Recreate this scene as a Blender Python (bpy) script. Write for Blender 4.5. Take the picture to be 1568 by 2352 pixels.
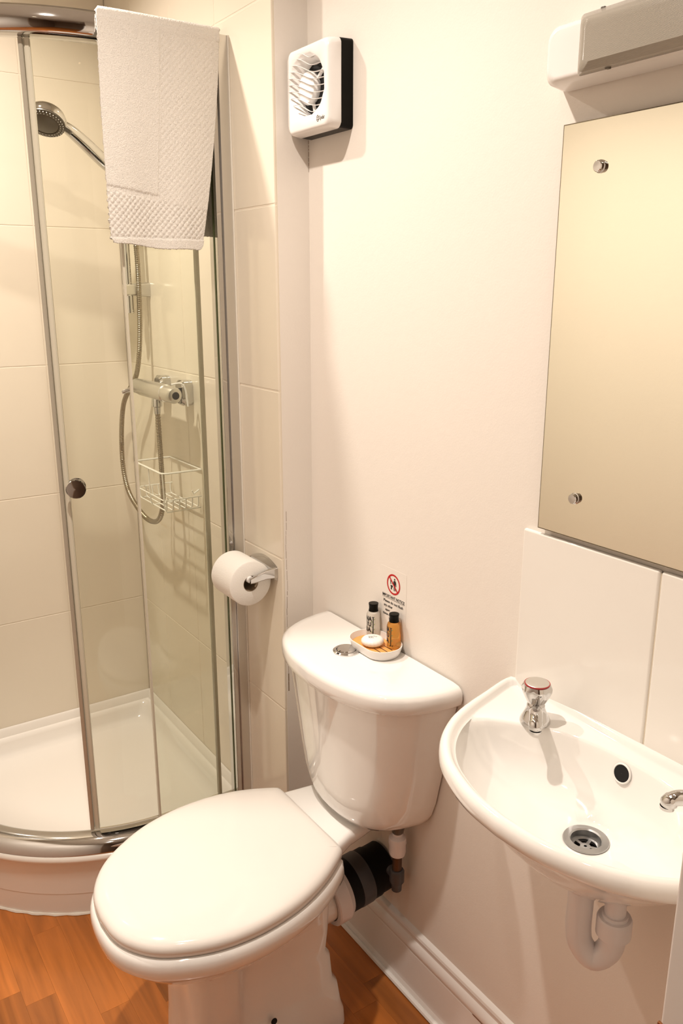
import bpy, bmesh, math, random
from math import pi, sin, cos, radians, atan2, hypot
from mathutils import Vector, Matrix
random.seed(7)
for o in list(bpy.data.objects): bpy.data.objects.remove(o)
S = bpy.context.scene
COL = S.collection

# ---------------------------------------------------------------- camera
cd = bpy.data.cameras.new('camera'); cam = bpy.data.objects.new('camera', cd); COL.objects.link(cam)
cd.sensor_fit = 'VERTICAL'; cd.sensor_height = 36.0; cd.lens = 36.0 * 1890.0 / 2352.0
cd.clip_start = 0.02
cam.location = (-1.0, 0.0, 1.562)
cam.rotation_euler = (radians(90 - 15.26), 0, -radians(34.12))
S.camera = cam
# ---------------------------------------------------------------- world and lights
w = bpy.data.worlds.new('world'); S.world = w; w.use_nodes = True
w.node_tree.nodes['Background'].inputs[0].default_value = (1.0, 0.86, 0.70, 1)
w.node_tree.nodes['Background'].inputs[1].default_value = 0.1
S.view_settings.view_transform = 'Standard'; S.view_settings.look = 'None'
S.view_settings.gamma = 1.0; S.view_settings.exposure = -0.13
S.view_settings.use_curve_mapping = False
WARM = (1.0, 0.89, 0.785)
LIGHTS = [  # x, y, power
    (-0.70, 2.02, 16.0),
    (-0.70, 1.14, 16.0),
    (-1.05, 0.60, 2.2),  # added fill lamp just inside the doorway, out of view
    (-0.60, -0.70, 0.4),  # added weak fill for the unseen hall
]
def lamp(x, y, p):
    ld = bpy.data.lights.new('ceiling_lamp', 'AREA'); ld.shape = 'DISK'; ld.size = 0.055; ld.energy = p; ld.color = WARM
    ld.spread = radians(136)
    lo = bpy.data.objects.new('ceiling_lamp', ld); COL.objects.link(lo); lo.location = (x, y, 2.578)
for L in LIGHTS: lamp(*L)

# ---------------------------------------------------------------- materials
def mat(name, col, rough=0.5, metal=0.0, spec=0.5, bump=None, coat=0.0, emit=None, sss=0, var=None):
    m = bpy.data.materials.new(name); m.use_nodes = True
    nt = m.node_tree; b = nt.nodes['Principled BSDF']
    b.inputs['Base Color'].default_value = (*col, 1); b.inputs['Roughness'].default_value = rough
    b.inputs['Metallic'].default_value = metal; b.inputs['Specular IOR Level'].default_value = spec
    b.inputs['Coat Weight'].default_value = coat; b.inputs['Coat Roughness'].default_value = 0.05
    if emit: b.inputs['Emission Color'].default_value = (*emit[:3], 1); b.inputs['Emission Strength'].default_value = emit[3]
    tc = nt.nodes.new('ShaderNodeTexCoord')
    if bump:
        last = None
        for sc, st in (bump if isinstance(bump, list) else [bump]):
            n = nt.nodes.new('ShaderNodeTexNoise'); n.inputs['Scale'].default_value = sc; n.inputs['Detail'].default_value = 3
            nt.links.new(tc.outputs['Object'], n.inputs['Vector'])
            bp = nt.nodes.new('ShaderNodeBump'); bp.inputs['Strength'].default_value = st; bp.inputs['Distance'].default_value = 0.002
            nt.links.new(n.outputs['Fac'], bp.inputs['Height'])
            if last: nt.links.new(last.outputs['Normal'], bp.inputs['Normal'])
            last = bp
        nt.links.new(last.outputs['Normal'], b.inputs['Normal'])
    if var:
        sc, k = var
        n = nt.nodes.new('ShaderNodeTexNoise'); n.inputs['Scale'].default_value = sc
        nt.links.new(tc.outputs['Object'], n.inputs['Vector'])
        mx = nt.nodes.new('ShaderNodeMix'); mx.data_type = 'RGBA'
        mx.inputs[6].default_value = (*[c * (1 - k) for c in col], 1); mx.inputs[7].default_value = (*[min(1, c * (1 + k)) for c in col], 1)
        nt.links.new(n.outputs['Fac'], mx.inputs[0]); nt.links.new(mx.outputs[2], b.inputs['Base Color'])
    return m

M = {}
M['plaster'] = mat('plaster', (.80, .75, .69), .55, bump=[(60, .12), (300, .08)], var=(3, .02))
M['hall'] = mat('hall_light_absorber', (.34, .25, .18), .7)  # dark tone chosen so the unseen hall absorbs bounced light
M['ceiling'] = mat('ceiling_paint', (.74, .70, .64), .8)
M['gloss_paint'] = mat('gloss_paint', (.82, .79, .76), .22, bump=(40, .08))
M['tile'] = mat('tile_glaze', (.79, .72, .60), .14, bump=(14, .05), var=(2, .015))
M['splash'] = mat('white_tile_glaze', (.84, .81, .76), .1, bump=(14, .04))
M['grout'] = mat('grout', (.76, .68, .56), .8)
M['ceramic'] = mat('ceramic', (.87, .85, .82), .06, coat=.6)
M['seat'] = mat('seat_plastic', (.80, .765, .72), .07)
M['acrylic'] = mat('acrylic', (.86, .82, .76), .16)
M['chrome'] = mat('chrome', (.62, .61, .60), .05, 1)
M['satin'] = mat('satin_aluminium', (.70, .68, .64), .30, .9)
M['steel'] = mat('brushed_steel', (.45, .45, .45), .3, 1)
M['hosemetal'] = mat('hose_metal', (.38, .33, .25), .3, 1)
M['black'] = mat('black_plastic', (.004, .0035, .002), .3, spec=.12)
M['rubber'] = mat('black_rubber', (.004, .004, .004), .5, spec=.15)
M['grey'] = mat('grey_plastic', (.055, .055, .06), .4)
M['darkgrey'] = mat('dark_grey_plastic', (.10, .085, .065), .35)
M['whiteplastic'] = mat('white_plastic', (.84, .82, .80), .2)
M['pvc'] = mat('white_pipe_plastic', (.78, .74, .74), .3)
M['copper'] = mat('aged_copper', (.10, .055, .03), .45, .6)
M['brass'] = mat('bronze', (.30, .12, .05), .35, .8)
M['paper'] = mat('tissue_paper', (.90, .88, .83), .95, bump=(350, .35))
M['card'] = mat('cardboard_core', (.30, .22, .14), .9)
M['terry'] = mat('terry_cotton', (.86, .82, .76), 1.0, spec=.1, bump=[(500, .9), (1400, .6)])
M['wire'] = mat('white_coated_wire', (.88, .86, .80), .25)
M['doorstrip'] = mat('door_strip', (.48, .44, .36), .3, .35)
M['crackline'] = mat('crack_line', (.22, .15, .09), .8)
M['seal'] = mat('clear_seal', (.62, .58, .47), .25)
M['red'] = mat('sign_red', (.50, .005, .008), .5)
M['ink'] = mat('black_ink', (.012, .01, .009), .5)
M['leafink'] = mat('green_ink', (.25, .33, .12), .5)
M['orange'] = mat('orange_rubber_mat', (.78, .36, .10), .5)
M['slot'] = mat('dark_slot', (.03, .01, .005), .6)
M['tray_white'] = mat('dish_white', (.86, .83, .80), .12)
M['soap'] = mat('soap_wrap', (.88, .86, .82), .35, bump=(60, .3))
M['mirror_edge'] = mat('mirror_edge', (.16, .13, .08), .3)
M['redring'] = mat('red_ring', (.35, .01, .01), .3)
M['dark'] = mat('hole_shade', (.004, .004, .004), .9)  # near-black colour that paints the darkness inside openings
M['silicone'] = mat('silicone', (.80, .76, .68), .35)
M['lampdiff'] = mat('lamp_glow', (1, .9, .8), .4, emit=(1, .82, .6, 6.0))

def glass(name, tint, ior=1.45, gloss_col=(1, 1, 1)):
    """thin clear sheet: Fresnel mix of a tinted transparent and a sharp reflection"""
    m = bpy.data.materials.new(name); m.use_nodes = True; nt = m.node_tree; nt.nodes.clear()
    out = nt.nodes.new('ShaderNodeOutputMaterial'); mx = nt.nodes.new('ShaderNodeMixShader')
    t = nt.nodes.new('ShaderNodeBsdfTransparent'); g = nt.nodes.new('ShaderNodeBsdfGlossy'); f = nt.nodes.new('ShaderNodeFresnel')
    t.inputs[0].default_value = (*tint, 1); g.inputs[0].default_value = (*gloss_col, 1); g.inputs['Roughness'].default_value = 0.01
    f.inputs[0].default_value = ior
    nt.links.new(f.outputs[0], mx.inputs[0]); nt.links.new(t.outputs[0], mx.inputs[1]); nt.links.new(g.outputs[0], mx.inputs[2])
    nt.links.new(mx.outputs[0], out.inputs[0]); return m
M['glass'] = glass('shower_glass', (.972, .980, .950), 1.3)
M['glassedge'] = mat('green_glass_edge', (.12, .14, .06), .2)
M['bottleclear'] = glass('clear_bottle', (.93, .90, .84), 1.35)
M['prism'] = mat('prismatic_diffuser', (.34, .31, .26), .15, bump=(30, .1))
def mirror_mat():
    m = mat('mirror_glass', (.95, .935, .81), .0, 1); return m
M['mirror'] = mirror_mat()
def liquid(name, col, tr):
    m = mat(name, col, .08); b = m.node_tree.nodes['Principled BSDF']
    b.inputs['Transmission Weight'].default_value = tr; b.inputs['IOR'].default_value = 1.33; return m
M['shampoo'] = liquid('clear_gel', (.84, .81, .74), .6)
M['bodywash'] = liquid('amber_gel', (.80, .42, .10), .75)

def ribs(m, scale, strength, axis='Z', coord='Object'):
    nt = m.node_tree; b = nt.nodes['Principled BSDF']; tc = nt.nodes.new('ShaderNodeTexCoord')
    wv = nt.nodes.new('ShaderNodeTexWave'); wv.bands_direction = axis; wv.inputs['Scale'].default_value = scale
    nt.links.new(tc.outputs[coord], wv.inputs['Vector']); bp = nt.nodes.new('ShaderNodeBump')
    bp.inputs['Strength'].default_value = strength; bp.inputs['Distance'].default_value = .001
    nt.links.new(wv.outputs['Fac'], bp.inputs['Height']); nt.links.new(bp.outputs[0], b.inputs['Normal'])
ribs(M['prism'], 300, .22, 'Z')

def wood(name, base, k):
    m = mat(name, base, .28, coat=.15); nt = m.node_tree; b = nt.nodes['Principled BSDF']
    tc = nt.nodes.new('ShaderNodeTexCoord'); oi = nt.nodes.new('ShaderNodeObjectInfo')
    mp = nt.nodes.new('ShaderNodeMapping'); mp.inputs['Scale'].default_value = (30, 2.2, 30)
    ad = nt.nodes.new('ShaderNodeVectorMath'); ad.operation = 'ADD'
    mu = nt.nodes.new('ShaderNodeVectorMath'); mu.operation = 'SCALE'; mu.inputs[3].default_value = 7.0
    nt.links.new(oi.outputs['Location'], mu.inputs[0]); nt.links.new(tc.outputs['Object'], ad.inputs[0]); nt.links.new(mu.outputs[0], ad.inputs[1])
    nt.links.new(ad.outputs[0], mp.inputs[0])
    n = nt.nodes.new('ShaderNodeTexNoise'); n.inputs['Scale'].default_value = 1.0; n.inputs['Detail'].default_value = 6; n.inputs['Distortion'].default_value = .6
    nt.links.new(mp.outputs[0], n.inputs['Vector'])
    cr = nt.nodes.new('ShaderNodeValToRGB'); e = cr.color_ramp.elements
    e[0].position = .3; e[0].color = (*[c * (1 - k) for c in base], 1); e[1].position = .75; e[1].color = (*[min(1, c * (1 + k)) for c in base], 1)
    nt.links.new(n.outputs['Fac'], cr.inputs[0])
    hs = nt.nodes.new('ShaderNodeHueSaturation'); nt.links.new(cr.outputs[0], hs.inputs['Color'])
    mr = nt.nodes.new('ShaderNodeMapRange'); mr.inputs[3].default_value = .68; mr.inputs[4].default_value = 1.28
    nt.links.new(oi.outputs['Random'], mr.inputs[0]); nt.links.new(mr.outputs[0], hs.inputs['Value'])
    nt.links.new(hs.outputs[0], b.inputs['Base Color']); return m
M['wood'] = wood('beech_laminate', (.46, .150, .030), .36)
M['joint'] = mat('floor_joint', (.34, .11, .025), .5)

# ---------------------------------------------------------------- mesh helpers
def wloc(o):
    p = Vector((0, 0, 0))
    while o is not None: p += o.location; o = o.parent
    return p
def smooth(me, ang=40):
    for p in me.polygons: p.use_smooth = True
    bm = bmesh.new(); bm.from_mesh(me)
    for e in bm.edges:
        if len(e.link_faces) == 2 and e.calc_face_angle(0) > radians(ang): e.smooth = False
    bm.to_mesh(me); bm.free()
def mesh_obj(name, bm, m, parent=None, sm=True, ang=40, fixn=True):
    if fixn: bmesh.ops.recalc_face_normals(bm, faces=bm.faces)
    me = bpy.data.meshes.new(name)
    if parent is not None: off = wloc(parent)
    else:
        bb = [v.co for v in bm.verts]
        off = Vector(((min(v.x for v in bb) + max(v.x for v in bb)) / 2, (min(v.y for v in bb) + max(v.y for v in bb)) / 2, min(v.z for v in bb)))
    bmesh.ops.translate(bm, verts=bm.verts, vec=-off)
    bm.to_mesh(me); bm.free()
    nv = len(me.vertices)
    if sm: smooth(me, ang)
    me.materials.append(m)
    o = bpy.data.objects.new(name, me); COL.objects.link(o)
    if parent is not None: o.parent = parent
    else: o.location = off
    if sm and nv <= 160:
        wn = o.modifiers.new('weighted_normal', 'WEIGHTED_NORMAL'); wn.keep_sharp = True
    return o
def thing(name, label, cat, loc, group=None):
    o = bpy.data.objects.new(name, None); COL.objects.link(o); o.location = loc; o.empty_display_size = .05
    o['label'] = label; o['category'] = cat
    if group: o['group'] = group
    return o
def tag(o, label, cat, group=None):
    o['label'] = label; o['category'] = cat
    if group: o['group'] = group
    return o
def struct(o): o['kind'] = 'structure'; return o

def add_box(bm, x0, x1, y0, y1, z0, z1, bev=0, seg=2):
    r = bmesh.ops.create_cube(bm, size=1)
    vs = r['verts']
    for v in vs: v.co = Vector(((x0 + x1) / 2 + v.co.x * (x1 - x0), (y0 + y1) / 2 + v.co.y * (y1 - y0), (z0 + z1) / 2 + v.co.z * (z1 - z0)))
    if bev:
        es = list({e for v in vs for e in v.link_edges})
        bmesh.ops.bevel(bm, geom=es, offset=bev, segments=seg, profile=.5, affect='EDGES')
def box(*a, bev=0, seg=2):
    bm = bmesh.new(); add_box(bm, *a, bev=bev, seg=seg); return bm
def add_loft(bm, rings, cap0=True, cap1=True, closed=True):
    R = [[bm.verts.new(p) for p in r] for r in rings]
    n = len(R[0])
    for a, b in zip(R[:-1], R[1:]):
        for i in range(n if closed else n - 1):
            j = (i + 1) % n
            try: bm.faces.new((a[i], a[j], b[j], b[i]))
            except ValueError: pass
    if cap0: bm.faces.new(R[0][::-1])
    if cap1: bm.faces.new(R[-1])
    return R
def loft(rings, cap0=True, cap1=True, closed=True):
    bm = bmesh.new(); add_loft(bm, rings, cap0, cap1, closed); return bm
def frame(d):
    d = Vector(d).normalized(); u = Vector((0, 0, 1)) if abs(d.z) < .9 else Vector((1, 0, 0))
    a = d.cross(u).normalized(); b = d.cross(a).normalized(); return a, b, d
def add_lathe(bm, prof, base, axis, n=32, cap0=True, cap1=True, rfun=None):
    a, b, d = frame(axis); base = Vector(base); rings = []
    for r, h in prof:
        rings.append([base + d * h + (a * cos(2 * pi * i / n) + b * sin(2 * pi * i / n)) * (r * (rfun(2 * pi * i / n, h) if rfun else 1)) for i in range(n)])
    add_loft(bm, rings, cap0, cap1)
def lathe(prof, base, axis=(0, 0, 1), n=32, cap0=True, cap1=True, rfun=None):
    bm = bmesh.new(); add_lathe(bm, prof, base, axis, n, cap0, cap1, rfun); return bm
def catmull(P, k=8):
    P = [Vector(p) for p in P]; out = []
    Q = [P[0] * 2 - P[1]] + P + [P[-1] * 2 - P[-2]]
    for i in range(1, len(Q) - 2):
        p0, p1, p2, p3 = Q[i - 1:i + 3]
        for j in range(k):
            t = j / k
            out.append(.5 * ((2 * p1) + (p2 - p0) * t + (2 * p0 - 5 * p1 + 4 * p2 - p3) * t * t + (3 * p1 - p0 - 3 * p2 + p3) * t ** 3))
    out.append(P[-1]); return out
def add_tube(bm, pts, rad, n=10, cap=True, ell=None):
    pts = [Vector(p) for p in pts]; rings = []; u = None
    for i, p in enumerate(pts):
        d = (pts[min(i + 1, len(pts) - 1)] - pts[max(i - 1, 0)]).normalized()
        if u is None: u, v, _ = frame(d)
        else: u = (u - d * u.dot(d)).normalized(); v = d.cross(u)
        r = rad(i / (len(pts) - 1)) if callable(rad) else rad
        rings.append([p + (u * cos(2 * pi * k / n) + v * sin(2 * pi * k / n)) * r for k in range(n)])
    add_loft(bm, rings, cap, cap)
def tube(pts, rad, n=10, cap=True):
    bm = bmesh.new(); add_tube(bm, pts, rad, n, cap); return bm
def add_prism(bm, pts, z0, z1):
    add_loft(bm, [[Vector((p[0], p[1], z0)) for p in pts], [Vector((p[0], p[1], z1)) for p in pts]])
def rrect(cx, cy, hx, hy, r, k=6):
    out = []
    for (sx, sy, a0) in ((1, 1, 0), (-1, 1, pi / 2), (-1, -1, pi), (1, -1, 3 * pi / 2)):
        for i in range(k + 1):
            a = a0 + (pi / 2) * i / k
            out.append((cx + sx * (hx - r) + r * cos(a), cy + sy * (hy - r) + r * sin(a)))
    return out
def dup(o, parent=None):
    c = o.copy(); COL.objects.link(c)
    if parent is not None: c.parent = parent
    for ch in o.children: dup(ch, c)
    return c
def text(name, s, size, m, parent, mtx, depth=.0002, bend=None, align='LEFT', sx=1.0, off=0.0):
    """flat print: letters as thin mesh, mtx maps text plane (x right, y up, z out) to the world"""
    c = bpy.data.curves.new('t', 'FONT'); c.body = s; c.size = size; c.extrude = depth; c.align_x = align; c.resolution_u = 2; c.offset = off
    o = bpy.data.objects.new('t', c); COL.objects.link(o); bpy.context.view_layer.update()
    me = bpy.data.meshes.new_from_object(o.evaluated_get(bpy.context.evaluated_depsgraph_get()))
    bpy.data.objects.remove(o); bm = bmesh.new(); bm.from_mesh(me)
    for v in bm.verts:
        p = v.co.copy(); p.x *= sx
        v.co = bend(p) if bend else mtx @ p
    return mesh_obj(name, bm, m, parent, sm=False, fixn=False)

# ================================================================ SETTING
XT = -0.085; YP = 1.60; YB = 2.55; ZC = 2.60; XL = -1.45
def wall(name, *a, m='plaster'):
    return struct(mesh_obj(name, box(*a), M[m], sm=False))
wall_right = wall('wall_right', 0, .1, .2, YP + .02, 0, ZC)
wall_shower = wall('wall_shower', XT + .007, .1, YP, YB + .1, 0, ZC)
wall_back = wall('wall_back', XL - .1, XT + .007, YB + .007, YB + .1, 0, ZC)
wall_left = wall('wall_left', XL - .1, XL, -1.7, YB + .007, 0, ZC)
wall_hall = wall('wall_hall', XL, .6, -1.8, -1.7, 0, ZC, m='hall')
wall_front = wall('wall_front', -.44, .7, .2, .30, 0, ZC)
wall_hallside = wall('wall_hallside', .6, .7, -1.7, .2, 0, ZC, m='hall')
wall_hallleft = wall('wall_hallleft', XL, XL + .02, -1.7, .0, 0, ZC, m='hall')
ceiling = struct(mesh_obj('ceiling', box(XL - .1, .7, -1.8, YB + .1, ZC, ZC + .08), M['ceiling'], sm=False))
floor = struct(mesh_obj('floor', box(XL, .7, -1.8, YB + .1, -.08, -.0035), M['joint'], sm=False))

# floor strips, running into the room (along y)
pw = .0665; cache = {}
x = -.018 - pw; row = 0
while x > XL - .01 and row < 22:
    y = -.35 - random.random() * .4
    while y < 1.95:
        L = random.choice([.30, .36, .42, .48])
        if y + L > .30 and not (y > 1.95):
            k = (round(L, 3),)
            if k not in cache:
                bm = box(0, pw - .00025, 0, L - .0003, -.0034, 0)
                me = bpy.data.meshes.new('floor_strip'); bm.to_mesh(me); bm.free(); me.materials.append(M['wood']); cache[k] = me
            o = bpy.data.objects.new('floor_strip', cache[k]); COL.objects.link(o); o.parent = floor
            o.location = Vector((x, y, 0)) - floor.location
        y += L
    x -= pw; row += 1
# the far side of the floor, out of sight behind the camera
o = mesh_obj('floor_board', box(XL, .59, -1.69, -.35, -.0034, -.0002), M['wood'], floor, sm=False); o['kind'] = 'stuff'

# wall tiles
ZJ = [.0, .159, .552, .945, 1.338, 1.731, 2.124, 2.517, 2.60]
def tile_obj(parent, x0, x1, y0, y1, z0, z1, m, bev=.0012):
    return mesh_obj('tile', box(x0, x1, y0, y1, z0, z1, bev=bev, seg=2), m, parent, ang=60)
g = .0012
mesh_obj('grout', box(XT + .0008, XT + .0075, YP + .001, YB, .0, ZC), M['grout'], wall_shower, sm=False)
mesh_obj('grout', box(XL + .001, XT, YB + .0008, YB + .0075, .0, ZC), M['grout'], wall_back, sm=False)
yj = [YP + .0005, 1.854, 2.104, 2.354, YB]
for a, b in zip(yj[:-1], yj[1:]):
    for c, d in zip(ZJ[:-1], ZJ[1:]):
        tile_obj(wall_shower, XT, XT + .007, a + (g if a > 1.7 else 0), b - g, c + g, d - g, M['tile'], .0022 if a < 1.7 else .0014)
xj = [XT - .0005 - .25 * i for i in range(6)] + [XL + .001]
for a, b in zip(xj[1:], xj[:-1]):
    for c, d in zip(ZJ[:-1], ZJ[1:]):
        tile_obj(wall_back, a + g, b - g, YB, YB + .007, c + g, d - g, M['tile'])
# hairline crack where the tiled boxing meets the paint
bm = bmesh.new(); z = 1.06
while z > .62:
    h = random.uniform(.006, .03); wd = random.choice([.0004, .0005, .0007, .0024 if z < .78 else .0006])
    xx = XT + .012 + .0012 * sin(z * 37) + random.uniform(-.0005, .0005)
    add_box(bm, xx, xx + wd, YP - .0004, YP + .001, z - h, z); z -= h + random.uniform(0, .004)
mesh_obj('crack', bm, M['crackline'], wall_shower, sm=False)
bm = bmesh.new(); z = 1.862
while z > 1.80:
    h = random.uniform(.004, .01); add_box(bm, -.0007, .0, YP - .0005, YP, z - h, z); z -= h + .002
mesh_obj('crack', bm, M['crackline'], wall_shower, sm=False)

# skirting board along the right wall
sk = [(0, 0), (-.019, 0), (-.019, .012), (-.016, .020), (-.015, .022), (-.015, .118), (-.0135, .122), (-.0155, .126), (-.0165, .133), (-.015, .142), (-.011, .149), (-.0085, .152), (-.0085, .158), (-.010, .163), (-.0085, .169), (-.004, .174), (0, .176)]
bm = loft([[Vector((a, y, b)) for a, b in sk] for y in (.30, YP)])
bs = struct(mesh_obj('baseboard_right', bm, M['gloss_paint'], ang=25))
mesh_obj('bead', tube([(-.0225, .30, .006), (-.0225, YP, .006)], .0065, 8), M['gloss_paint'], bs)
mesh_obj('chip', box(-.0152, -.0149, .93, .975, .121, .1225), M['brass'], bs, sm=False)

# door frame the photograph is taken through
dr = struct(mesh_obj('door_1', box(-.457, -.43, .185, .315, 0, 2.05, bev=.003), M['gloss_paint']))
mesh_obj('architrave', box(-.455, -.38, .17, .20, 0, 2.10, bev=.004), M['gloss_paint'], dr)
mesh_obj('strike_plate', box(-.4585, -.4560, .262, .3165, .86, .955, bev=.0005), M['brass'], dr)
# ceiling downlights; the doorway and hall ones are added fill
for i, (x, y, p) in enumerate(LIGHTS):
    t = thing('downlight', ['recessed downlight in the ceiling above the shower', 'recessed downlight in the ceiling above the toilet', 'added fill downlight in the ceiling inside the doorway', 'added fill downlight in the hall ceiling'][i], 'light', (x, y, 2.585), 'ceiling downlights')
    mesh_obj('bezel', lathe([(.028, .015), (.028, .002), (.036, -.002), (.043, .001), (.044, .015)], (x, y, 2.585), cap0=False, cap1=False), M['chrome'], t)
    mesh_obj('lens', lathe([(.0001, .004), (.028, .004)], (x, y, 2.585), cap0=False, cap1=False), M['lampdiff'], t)

# ================================================================ SHOWER ENCLOSURE
CX, CY = -.30, 2.33
def stn(t, R):
    """t = metres along the R=.51 line from the tiled wall; returns point at radius R and outward normal"""
    L1 = CX - XT; L1 = -L1; LA = .51 * pi / 2
    if t < L1: return Vector((XT - t, CY - R, 0)), Vector((0, -1, 0))
    if t < L1 + LA:
        a = (t - L1) / .51; n = Vector((-sin(a), -cos(a), 0)); return Vector((CX, CY, 0)) + n * R, n
    return Vector((CX - R, CY + (t - L1 - LA), 0)), Vector((-1, 0, 0))
L1 = XT - CX; TT = L1 + .51 * pi / 2 + (YB - CY)
def sweep(sec, t0, t1, bm=None, step=.02):
    """sec = [(radius, z)] closed section swept along the enclosure plan from t0 to t1"""
    bm = bm or bmesh.new(); n = max(2, int((t1 - t0) / step) + 1)
    ts = [t0 + (t1 - t0) * i / (n - 1) for i in range(n)]
    add_loft(bm, [[stn(t, r)[0] + Vector((0, 0, z)) for r, z in sec] for t in ts]); return bm
def t_at(xv, R=.51):
    if xv > CX: return XT - xv
    return L1 + .51 * math.asin((CX - xv) / R)

# tray
def tray_ring(R, z, xr=XT - .001, yb=YB - .001, k=26, rc=None):
    # quadrant outline: right wall corner -> front straight -> arc -> left straight -> back wall (rc = inner corner radius)
    P = []; xl = CX - R; yf = CY - R
    def cor(cx, cy, a0, r, n=6):
        for i in range(n + 1):
            a = a0 + (pi / 2) * i / n; P.append(Vector((cx + r * cos(a), cy + r * sin(a), z)))
    r = rc or .001
    cor(xr - r, yf + r, -pi / 2 + 0, r, 6) if False else None
    for i in range(7):
        a = -pi / 2 + (pi / 2) * (1 - i / 6); P.append(Vector((xr - r + r * cos(a), yf + r + r * sin(a), z)))
    for i in range(k + 1):
        a = (pi / 2) * i / k; P.append(Vector((CX - R * sin(a), CY - R * cos(a), z)))
    for i in range(7):
        a = pi - (pi / 2) * i / 6; P.append(Vector((xl + r + r * cos(a), yb - r + r * sin(a), z)))
    for i in range(7):
        a = pi / 2 - (pi / 2) * i / 6; P.append(Vector((xr - r + r * cos(a), yb - r + r * sin(a), z)))
    return P
tray = thing('shower_tray', 'white quadrant shower tray in the tiled corner behind the curved glass', 'shower tray', (-.45, 2.2, 0))
rg = [tray_ring(.5475, .064), tray_ring(.547, .10), tray_ring(.550, .154), tray_ring(.555, .160), tray_ring(.559, .165), tray_ring(.559, .170), tray_ring(.556, .176), tray_ring(.550, .178)]
rg += [tray_ring(.505, .179, XT - .014, YB - .014, rc=.012), tray_ring(.498, .177, XT - .020, YB - .020, rc=.02), tray_ring(.493, .166, XT - .026, YB - .026, rc=.028), tray_ring(.489, .140, XT - .032, YB - .032, rc=.038), tray_ring(.480, .127, XT - .045, YB - .045, rc=.048), tray_ring(.465, .1245, XT - .060, YB - .060, rc=.055), tray_ring(.40, .123, XT - .13, YB - .13, rc=.06)]
mesh_obj('basin', loft(rg, cap0=False), M['acrylic'], tray, ang=50)
mesh_obj('plinth_panel', loft([tray_ring(.5465, .0), tray_ring(.5465, .062), tray_ring(.5470, .065)], cap0=False, cap1=False), M['acrylic'], tray)
bm = bmesh.new(); pts = []
for i in range(90):
    t = TT * i / 89; p, n = stn(t, .5475 + .0015 * sin(i * 1.7) + random.uniform(-.0006, .0006)); pts.append(p + Vector((0, 0, .002)))
add_tube(bm, pts, .0042, 6)
mesh_obj('sealant_bead', bm, M['silicone'], tray)
bm = bmesh.new()
add_loft(bm, [[Vector((XT - .0005, y, .178)), Vector((XT - .012, y, .178)), Vector((XT - .008, y, .200)), Vector((XT - .0005, y, .206))] for y in (1.845, YB - .0005)])
add_loft(bm, [[Vector((x, YB - .0005, .178)), Vector((x, YB - .012, .178)), Vector((x, YB - .008, .200)), Vector((x, YB - .0005, .206))] for x in (XT - .0005, CX - .48)])
mesh_obj('upstand', bm, M['acrylic'], tray, ang=60)

enc = thing('shower_enclosure', 'curved glass shower enclosure with chrome rails and a round door knob', 'shower enclosure', (-.45, 2.2, .187))
mesh_obj('bottom_rail', sweep([(.484, .179), (.484, .204), (.492, .210), (.508, .213), (.522, .211), (.538, .203), (.549, .191), (.552, .178)], .012, TT - .012), M['chrome'], enc, ang=30)
ZT0, ZT1 = 2.044, 2.098
mesh_obj('top_rail', sweep([(.484, ZT0 + .006), (.486, ZT1 - .006), (.494, ZT1), (.520, ZT1), (.532, ZT1 - .008), (.537, ZT1 - .022), (.537, ZT0 + .016), (.533, ZT0 + .006), (.524, ZT0), (.490, ZT0)], .012, TT - .012), M['chrome'], enc, ang=35)
def glass_panel(name, t0, t1, R, z0=.214, z1=2.046):
    return mesh_obj(name, sweep([(R, z0), (R + .005, z0), (R + .005, z1), (R, z1)], t0, t1), M['glass'], enc, ang=30)
tA, tB, tC = t_at(-.498, .495), t_at(-.343), t_at(-.161)
def vstrip(name, t, wd, R0, R1, m, z0=.216, z1=2.044, bev=0):
    p0, n = stn(t - wd / 2, .5); p1, n1 = stn(t + wd / 2, .5)
    sec = [stn(t - wd / 2, R0)[0], stn(t - wd / 2, R1)[0], stn(t + wd / 2, R1)[0], stn(t + wd / 2, R0)[0]]
    bm = loft([[q + Vector((0, 0, z)) for q in sec] for z in (z0, z1)])
    if bev: bmesh.ops.bevel(bm, geom=[e for e in bm.edges], offset=bev, segments=2, affect='EDGES')
    return mesh_obj(name, bm, m, enc)
for side in (0, 1):
    f = (lambda t: t) if side == 0 else (lambda t: TT - t)
    r = lambda a, b: (min(f(a), f(b)), max(f(a), f(b)))
    glass_panel('fixed_panel', *r(.022, tB), .513)
    glass_panel('sliding_door', *r(tC, tA), .493)
    vstrip('door_edge_profile', f(tA + .004), .009, .486, .506, M['doorstrip'], bev=.0015)
    vstrip('magnetic_seal', f(tA - .008), .012, .489, .503, M['seal'], bev=.002)
    vstrip('clear_seal', f(tC + .002), .008, .490, .503, M['seal'])
    vstrip('clear_seal', f(tB), .005, .509, .520, M['seal'])
    # wall profile: two stepped channels
    def prof(s0, s1, d0, d1, m, z0, z1, name):
        if side == 0: b = box(XT - s1, XT - s0, CY - d1, CY - d0, z0, z1, bev=.0012)
        else: b = box(CX - d1, CX - d0, YB - s1, YB - s0, z0, z1, bev=.0012)
        return mesh_obj(name, b, m, enc)
    prof(.0005, .026, .488, .540, M['satin'], .180, 2.090, 'wall_profile')
    prof(.0262, .040, .492, .534, M['chrome'], .180, 2.085, 'channel')
    prof(.040, .0418, .513, .519, M['glassedge'], .216, 2.03, 'glass_edge')
# silicone line along the profile
mesh_obj('sealant_line', box(XT - .003, XT, CY - .5445, CY - .540, .19, 2.09, bev=.001), M['silicone'], enc)
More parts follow.
